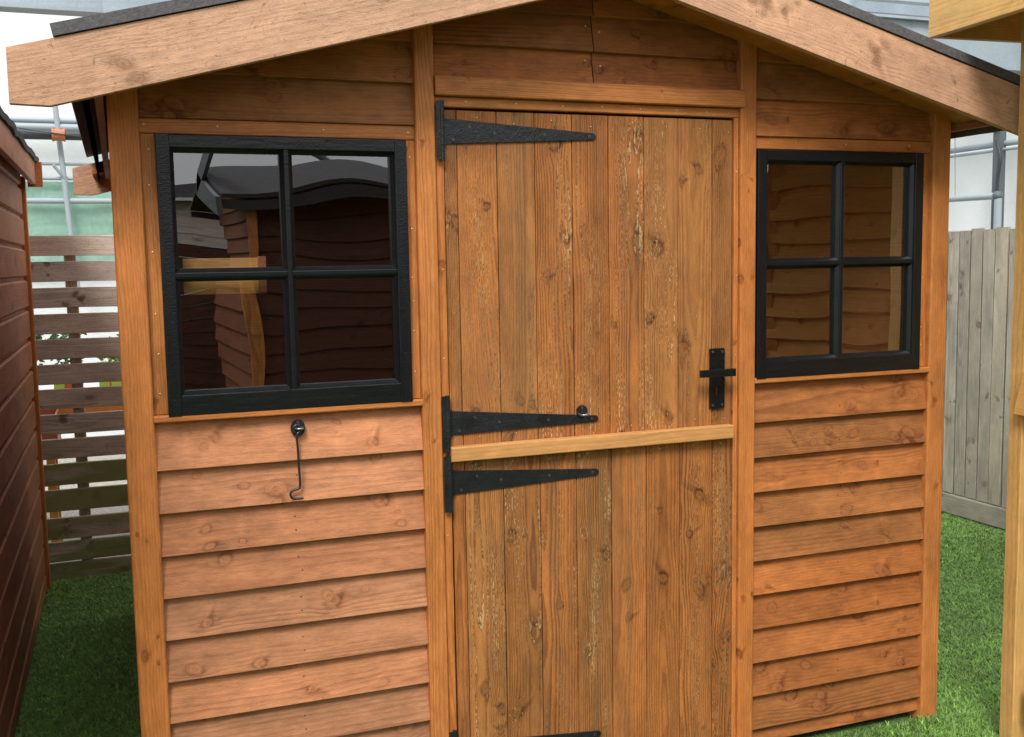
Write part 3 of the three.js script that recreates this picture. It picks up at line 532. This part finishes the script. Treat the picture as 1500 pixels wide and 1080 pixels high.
// ------------------------------------------------------------------ greenhouse that closes the yard
{
  const g = thing('greenhouse', 'galvanised greenhouse frame with white plastic film walls behind the sheds', 'greenhouse');
  mesh(g, 'gutter_beam', boxGeo(-6, 12, 2.70, 2.974, -3.32, -3.2, 0.4), galv); mesh(g, 'gutter_lip', boxGeo(-6, 12, 2.694, 2.714, -3.198, -3.175, 0.4), galv);
  mesh(g, 'gutter_top', boxGeo(-6, 12, 2.976, 2.992, -3.4, -3.16, 0.4), galv);
  mesh(g, 'post', rodGeo([4.60, 0, -3.42], [4.60, 6, -3.42], 0.082, 24), galv); mesh(g, 'post', rodGeo([-3.5, 0, -3.42], [-3.5, 6, -3.42], 0.082, 24), galv);
  for (let k = 0; k < 4; k++) { const b = boxGeo(4.78, 9, 3.03 + k * 0.11, 3.10 + k * 0.11, -3.7 - k * 0.06, -3.6 - k * 0.06, 0.5); mesh(g, 'roof_louvre', b, k % 2 ? galv : greyTube, null, null); }
  for (let k = 0; k < 3; k++) mesh(g, 'roof_louvre', boxGeo(2.5, 4.45, 3.03 + k * 0.11, 3.09 + k * 0.11, -3.7, -3.6, 0.5), darkTube);
  // film: rear wall and right-hand wall
  const sheet = (x0, z0, x1, z1, y0, y1, amp) => {
    const L = Math.hypot(x1 - x0, z1 - z0), s = new THREE.PlaneGeometry(L, y1 - y0, Math.ceil(L * 12), Math.ceil((y1 - y0) * 12)), p = s.attributes.position;
    for (let i = 0; i < p.count; i++) p.setZ(i, amp * (fbm(p.getX(i) * 1.7 + y0 * 3, p.getY(i) * 1.1 + p.getX(i) * 0.6) - 0.5));
    s.computeVertexNormals(); metricUV(s, 0.25); s.rotateY(-Math.atan2(z1 - z0, x1 - x0)); s.translate((x0 + x1) / 2, (y0 + y1) / 2, (z0 + z1) / 2); return s;
  };
  mesh(g, 'film_sheet', sheet(-9, -6.2, 7, -6.2, 0, 2.47, 0.05), film); mesh(g, 'film_sheet', sheet(-9, -6.2, 7, -6.2, 2.5, 4.2, 0.06), film);
  mesh(g, 'film_sheet', sheet(6.05, -6.2, 6.05, 1.5, 0, 2.19, 0.13), film); mesh(g, 'film_sheet', sheet(6.05, -6.2, 6.05, 1.5, 2.235, 3.6, 0.05), film);
  mesh(g, 'shade_net', sheet(-4, -6.08, 3, -6.08, 1.45, 2.09, 0.05), net);
  for (const [y, r, m] of [[2.53, 0.022, greyTube], [2.48, 0.03, greyTube], [2.215, 0.012, greyTube], [2.11, 0.014, greyTube], [1.945, 0.021, greyTube]]) mesh(g, 'rail', rodGeo([-8, y, -6.02], [6, y, -6.02], r), m);
  mesh(g, 'rail', rodGeo([5.99, 2.222, -6], [5.99, 2.222, 1.5], 0.022), greyTube); mesh(g, 'rail', rodGeo([5.97, 2.178, -6], [5.97, 2.178, 1.5], 0.012), greyTube);
  mesh(g, 'stay', rodGeo([-0.37, 2.7, -6.0], [-0.28, 1.2, -6.0], 0.02), greyTube); mesh(g, 'stay', rodGeo([-0.40, 2.2, -5.95], [-0.31, 2.08, -6.0], 0.012), greyTube);
  for (const x of [-3.2, 1.8]) mesh(g, 'stay', rodGeo([x, 0, -6.0], [x, 4, -6.0], 0.03), greyTube);
  mesh(g, 'wall_post', boxGeo(5.93, 5.99, 0, 3.6, -3.42, -3.36, 0.5), darkTube); mesh(g, 'wall_post', boxGeo(5.93, 5.99, 0, 3.6, -0.9, -0.84, 0.5), darkTube);
  mesh(g, 'cable', tube([[5.94, 2.25, -3.40], [5.92, 2.12, -3.34], [5.92, 1.95, -3.36], [5.92, 1.6, -3.37], [5.92, 0.4, -3.37]], 0.012, 40, 8), blackPlastic);
  mesh(g, 'wire', rodGeo([5.9, 2.4, -3.76], [5.9, 1.86, -3.74], 0.003, 6), greyTube);
  mesh(g, 'marker_tab', boxGeo(5.90, 5.915, 2.30, 2.335, -3.47, -3.38), std([0.02, 0.25, 0.10], 0.5));
  const pipe = thing('grey_water_pipe', 'grey plastic pipe bending down in front of the white film above the picket fence', 'pipe');
  mesh(pipe, 'pipe_run', rodGeo([5.85, 1.875, -5.6], [5.85, 1.845, -3.31], 0.024, 14), greyTube); mesh(pipe, 'drop_pipe', rodGeo([5.85, 1.845, -3.28], [5.85, 0, -3.28], 0.026, 14), greyTube);
  const el = new THREE.SphereGeometry(0.036, 16, 12); el.translate(5.85, 1.845, -3.285); mesh(pipe, 'elbow', el, darkTube);
  const bp = thing('black_drain_pipe', 'thick black pipe with an orange collar under the greenhouse eaves', 'pipe');
  mesh(bp, 'pipe_run', rodGeo([-8, 2.412, -5.9], [6, 2.412, -5.9], 0.036, 18), blackPlastic);
  mesh(bp, 'collar', rodGeo([-0.385, 2.412, -5.9], [-0.31, 2.412, -5.9], 0.043, 18), terracotta);
  for (const x of [-0.388, -0.312]) mesh(bp, 'collar_band', rodGeo([x - 0.006, 2.412, -5.9], [x + 0.006, 2.412, -5.9], 0.047, 18), terracotta);
  mesh(g, 'hanging_wire', tube([[-0.9, 2.50, -5.85], [-0.4, 2.42, -5.85], [0.4, 2.36, -5.85], [1.5, 2.42, -5.85]], 0.004, 30, 6), blackPlastic);
}
// ------------------------------------------------------------------ nursery bench and plants seen through the slats
{
  const t = thing('plant_bench', 'low timber bench of nursery plants behind the slatted fence', 'bench');
  for (let k = 0; k < 4; k++) mesh(t, 'bench_board', boxGeo(-1.6, 1.6, 0.74, 0.765, -3.9 + k * 0.12, -3.79 + k * 0.12), trim.material);
  board(t, 'bench_rail', -1.6, 0.66, -3.42, { L: 2.05, H: 0.075, T: 0.02, sheet: trim }); for (const x of [-1.5, 0.5, 1.5]) mesh(t, 'leg', boxGeo(x, x + 0.06, 0, 0.74, -3.6, -3.54), trim.material);
  const leafMat = [std([0.055, 0.12, 0.025], 0.6, { side: THREE.DoubleSide, transmission: 0.3, thickness: 0 }), std([0.10, 0.19, 0.03], 0.6, { side: THREE.DoubleSide, transmission: 0.3, thickness: 0 })], pink = std([0.55, 0.03, 0.32], 0.6, { side: THREE.DoubleSide });
  const leafGeo = (cx, cy, cz, s) => { const g = new THREE.PlaneGeometry(s, s * 0.45, 2, 1); const p = g.attributes.position; for (let i = 0; i < p.count; i++) { if (Math.abs(p.getX(i)) > s * 0.3) p.setY(i, p.getY(i) * 0.25); p.setZ(i, -Math.abs(p.getX(i)) * 0.35); } g.rotateX(rr(-1, 1)); g.rotateY(rr(0, 6.3)); g.rotateZ(rr(-0.8, 0.8)); g.translate(cx, cy, cz); return g; };
  const plant = (x, z, h, r, mat, flower, label) => {
    const p = thing('potted_plant', label, 'plant'); p.position.set(x, 0.765, z);
    const pot = new THREE.LatheGeometry([[0, 0], [0.055, 0], [0.075, 0.11], [0.082, 0.112], [0.082, 0.13], [0.072, 0.13], [0.06, 0.1], [0, 0.1]].map((a) => new THREE.Vector2(...a)), 20); mesh(p, 'pot', pot, terracotta);
    const lf = [], fl = []; for (let k = 0; k < 170; k++) { const a = rr(0, 6.3), q = Math.sqrt(rnd()) * r, y = 0.1 + h * rnd(); lf.push(leafGeo(q * Math.cos(a), y, q * Math.sin(a), rr(0.03, 0.06))); if (flower && k < 70) fl.push(leafGeo(q * Math.cos(a), 0.1 + h * rr(0.72, 1.1), q * Math.sin(a), 0.028)); }
    mesh(p, 'foliage', mergeGeometries(lf), mat); if (flower) mesh(p, 'flowers', mergeGeometries(fl), flower);
    mesh(p, 'stem', rodGeo([0, 0.08, 0], [0, 0.1 + h * 0.7, 0], 0.006, 8), leafMat[0]);
  };
  plant(-0.50, -3.62, 0.27, 0.11, leafMat[0], pink, 'pink flowering pot plant behind the slatted fence'); plant(-0.29, -3.7, 0.24, 0.1, leafMat[0], null, 'dark green leafy pot plant on the bench'); plant(-0.02, -3.8, 0.19, 0.1, leafMat[1], null, 'bright green leafy pot plant on the bench'); plant(0.17, -3.6, 0.26, 0.1, leafMat[0], null, 'tall green pot plant at the bench end');
  for (const x of [-0.34, -0.12, -0.06]) mesh(thing('plant_label', 'lime green plant label card on the bench edge', 'label', 'plant label cards on the bench'), 'card', boxGeo(x, x + 0.05, 0.8, 0.87, -3.40, -3.398), std([0.35, 0.50, 0.05], 0.5));
  const cr = thing('red_crate', 'dull red plastic crate under the plant bench', 'crate');
  mesh(cr, 'crate_body', mergeGeometries([boxGeo(-0.72, -0.32, 0.55, 0.56, -3.4, -3.1), boxGeo(-0.72, -0.32, 0.56, 0.72, -3.11, -3.10), boxGeo(-0.72, -0.32, 0.56, 0.72, -3.4, -3.39), boxGeo(-0.72, -0.71, 0.56, 0.72, -3.389, -3.111), boxGeo(-0.33, -0.32, 0.56, 0.72, -3.389, -3.111)]), std([0.30, 0.07, 0.04], 0.6));
  mesh(cr, 'crate_stand', mergeGeometries([boxGeo(-0.7, -0.66, 0, 0.55, -3.37, -3.33), boxGeo(-0.38, -0.34, 0, 0.55, -3.37, -3.33), boxGeo(-0.7, -0.66, 0, 0.55, -3.17, -3.13), boxGeo(-0.38, -0.34, 0, 0.55, -3.17, -3.13)]), trim.material);
}
// ------------------------------------------------------------------ what the panes mirror: sheds across the yard
{
  const g = thing('dark_roofed_shed', 'brown shed with dark grey felt roof, mirrored in the left window', 'shed');
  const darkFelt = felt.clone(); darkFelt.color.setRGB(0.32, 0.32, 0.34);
  const gableBrown = brown.material.clone(); gableBrown.color.setRGB(0.5, 0.42, 0.38);  // lit-side copy of the brown, dimmed in colour to soften its reflection
  const darkBrown = brown.material.clone(); darkBrown.color.setRGB(0.17, 0.13, 0.12);  // unlit-side copy: shade put into the wall colour, reused for store boards
  const X0 = 0.74, X1 = 5.3, ZR = 4.95, hw = 0.78, yr = 2.075, ye = 1.91, slope = Math.atan2(yr - ye, hw);
  for (const sg of [-1, 1]) {
    const L = Math.hypot(hw + 0.1, (yr - ye) * (hw + 0.1) / hw), r = new THREE.BoxGeometry(X1 - X0 + 0.24, 0.02, L); metricUV(r, 3); r.translate((X0 + X1) / 2, 0.01, sg * L / 2);
    mesh(g, 'roof', r, darkFelt, [0, yr, ZR], [sg * slope, 0, 0]);
    const bg = plankGeo({ L: L + 0.02, H: 0.12, T: 0.02, sheet: barge, row: 2 });
    bg.rotateY(sg < 0 ? -Math.PI / 2 : Math.PI / 2); bg.translate(0, -0.115, 0); if (sg < 0) { bg.rotateY(Math.PI); bg.scale(1, 1, 1); }
    mesh(g, 'barge_board', bg, darkTube, [X0 - 0.125, yr, ZR], [sg * slope * (sg < 0 ? 1 : 1), 0, 0]);
    mesh(g, 'felt_edge', boxGeo(X0 - 0.12, X1 + 0.12, ye - 0.085, ye - 0.03, ZR + sg * (hw + 0.09) - 0.004, ZR + sg * (hw + 0.09) + 0.004, 3), darkFelt);
  }
  for (let k = 0; k < 15; k++) {
    const y = 0.03 + k * 0.124, H = 0.13;
    mesh(g, 'board', plankGeo({ L: X1 - X0, H, T: 0.016, zb: 0.009, zt: -0.008, sheet: brown }), darkBrown, [X1, y, ZR - hw + 0.06], [0, Math.PI, 0]);
    const gb = alongFaceNegX(g, 'board', X0, y, ZR - hw + 0.09, { L: 2 * hw - 0.18, H, T: 0.016, zb: 0.009, zt: -0.008, sheet: brown }); gb.material = gableBrown;
  }
  mesh(g, 'gable_panel', (() => { const s = new THREE.Shape([[-hw + 0.1, 1.86], [hw - 0.1, 1.86], [0, yr - 0.01]].map((a) => new THREE.Vector2(...a))); const e = new THREE.ExtrudeGeometry(s, { depth: 0.02, bevelEnabled: false }); e.rotateY(-Math.PI / 2); return e; })(), brown.material, [X0 + 0.012, 0, ZR]);
  upright(g, 'corner_post', X0 + 0.05, 0, ZR - hw + 0.05, { L: 1.85, H: 0.06, T: 0.05, sheet: trim });
  const w = thing('timber_store', 'olive grey boarded store wall mirrored at the edge of the left window', 'wall');
  for (let k = 0; k < 17; k++) mesh(w, 'board', plankGeo({ L: 4.8, H: 0.118, T: 0.02, zb: 0.006, zt: -0.006, sheet: k > 12 ? slat : brown, row: k % 6, wob: 0.002, seg: 4, off: 0 }), k > 12 ? slat.material : darkBrown, [1.98, 0.02 + k * 0.12, 7.2], [0, Math.PI, 0]);
  mesh(w, 'roof', boxGeo(-2.95, 2.1, 2.09, 2.2, 7.05, 8.6, 3), felt); mesh(w, 'roof_trim', boxGeo(-2.95, 2.1, 2.055, 2.085, 7.02, 7.05), std([0.6, 0.6, 0.58], 0.6));
  for (const x of [-2.8, 1.88]) mesh(w, 'post', boxGeo(x, x + 0.08, 0, 2.05, 7.23, 7.31), grey.material);
  const h = thing('tunnel_hoop', 'dark steel tunnel hoop mirrored at the top of the left window', 'hoop');
  const arc = []; for (let k = 0; k <= 24; k++) { const a = Math.PI * k / 24; arc.push([0.2 - 3.4 * Math.cos(a) * 1, 0.02 + 3.1 * Math.sin(a), 9.6]); }
  mesh(h, 'arch_tube', tube(arc, 0.04, 80, 10), darkTube); mesh(h, 'tie_bar', rodGeo([-2.9, 2.35, 9.6], [3.2, 2.35, 9.6], 0.03), darkTube);
  const warmPine = pine.material.clone(); warmPine.color.setRGB(1, 0.84, 0.75);
  const o = thing('overlap_shed', 'golden brown overlap-clad shed wall mirrored in the right window', 'shed');
  o.position.set(2.85, 0, 1.66); o.rotation.y = Math.PI + 38 * D2R;
  for (let k = 0; k < 20; k++) mesh(o, 'board', plankGeo({ L: 1.42, H: 0.124, T: 0.016, zb: 0.036, zt: -0.008, bev: 0.0015, sheet: pine, off: 0, seg: 6, wob: 0.004 }), warmPine, [-1.42, 0.03 + k * 0.114, 0], null);
  upright(o, 'corner_post', 0.02, 0, 0.02, { L: 2.26, H: 0.05, T: 0.05, sheet: trim }); upright(o, 'corner_post', -1.37, 0, 0.02, { L: 2.26, H: 0.05, T: 0.05, sheet: trim });
  mesh(o, 'roof', boxGeo(-1.5, 0.12, 2.28, 2.31, -1.6, 0.04, 3), felt);
}
// ------------------------------------------------------------------ artificial turf
{
  const blades = [];
  for (let k = 0; k < 5; k++) {
    const hgt = rr(0.013, 0.022), wd = rr(0.0022, 0.0034), bend = rr(0.3, 1.1), g = new THREE.BufferGeometry();
    const P = []; for (let s = 0; s <= 3; s++) { const t = s / 3, y = hgt * t * (1 - 0.25 * bend * t), z = hgt * bend * 0.75 * t * t, ww = wd * (1 - 0.72 * t); P.push([-ww / 2, y, z], [ww / 2, y, z]); }
    const ix = []; for (let s = 0; s < 3; s++) { const b = s * 2; ix.push(b, b + 1, b + 3, b, b + 3, b + 2); }
    g.setAttribute('position', new THREE.Float32BufferAttribute(P.flat(), 3)); g.setIndex(ix); g.rotateY(rr(0, 6.28)); g.translate(rr(-0.006, 0.006), 0, rr(-0.006, 0.006)); blades.push(g);
  }
  const tuft = mergeGeometries(blades); tuft.computeVertexNormals();
  const spots = [];
  const fill = (x0, x1, z0, z1, dens, ok) => { const n = Math.round((x1 - x0) * (z1 - z0) * dens); for (let k = 0; k < n; k++) { const x = rr(x0, x1), z = rr(z0, z1); if (!ok || ok(x, z)) spots.push([x, z]); } };
  fill(-0.36, 0.0, -2.64, 0.5, 15000);
  fill(2.33, 4.26, -2.4, 0.5, 13000, (x, z) => !(x < 2.3 && z < 0));
  fill(0.0, 2.33, 0.02, 0.6, 11000); fill(-0.36, 2.6, 0.5, 1.6, 3500); fill(2.33, 4.21, -4.0, -2.4, 5000);
  const m = new THREE.InstancedMesh(tuft, new THREE.MeshPhysicalMaterial({ color: 0xffffff, roughness: 0.5, side: THREE.DoubleSide, transmission: 0.3, thickness: 0 }), spots.length);
  const M4 = new THREE.Matrix4(), q = new THREE.Quaternion(), e = new THREE.Euler(), c = new THREE.Color();
  spots.forEach(([x, z], i) => {
    e.set(rr(-0.25, 0.25), rr(0, 6.283), rr(-0.25, 0.25)); q.setFromEuler(e); const s = rr(0.75, 1.25);
    M4.compose(new THREE.Vector3(x, 0.001, z), q, new THREE.Vector3(s, s, s)); m.setMatrixAt(i, M4);
    const v = rr(0.7, 1.25) * (0.8 + 0.5 * fbm(x * 3, z * 3)), pale = rnd() < 0.16 ? 1.7 : 1; c.setRGB(0.195 * v * pale, 0.35 * v * pale, 0.07 * v * pale); m.setColorAt(i, c);
  });
  m.name = 'artificial_grass'; m.userData = { label: 'bright green artificial turf covering the yard', category: 'grass', kind: 'stuff' }; m.castShadow = m.receiveShadow = true; scene.add(m);
}
renderer.render(scene, camera);
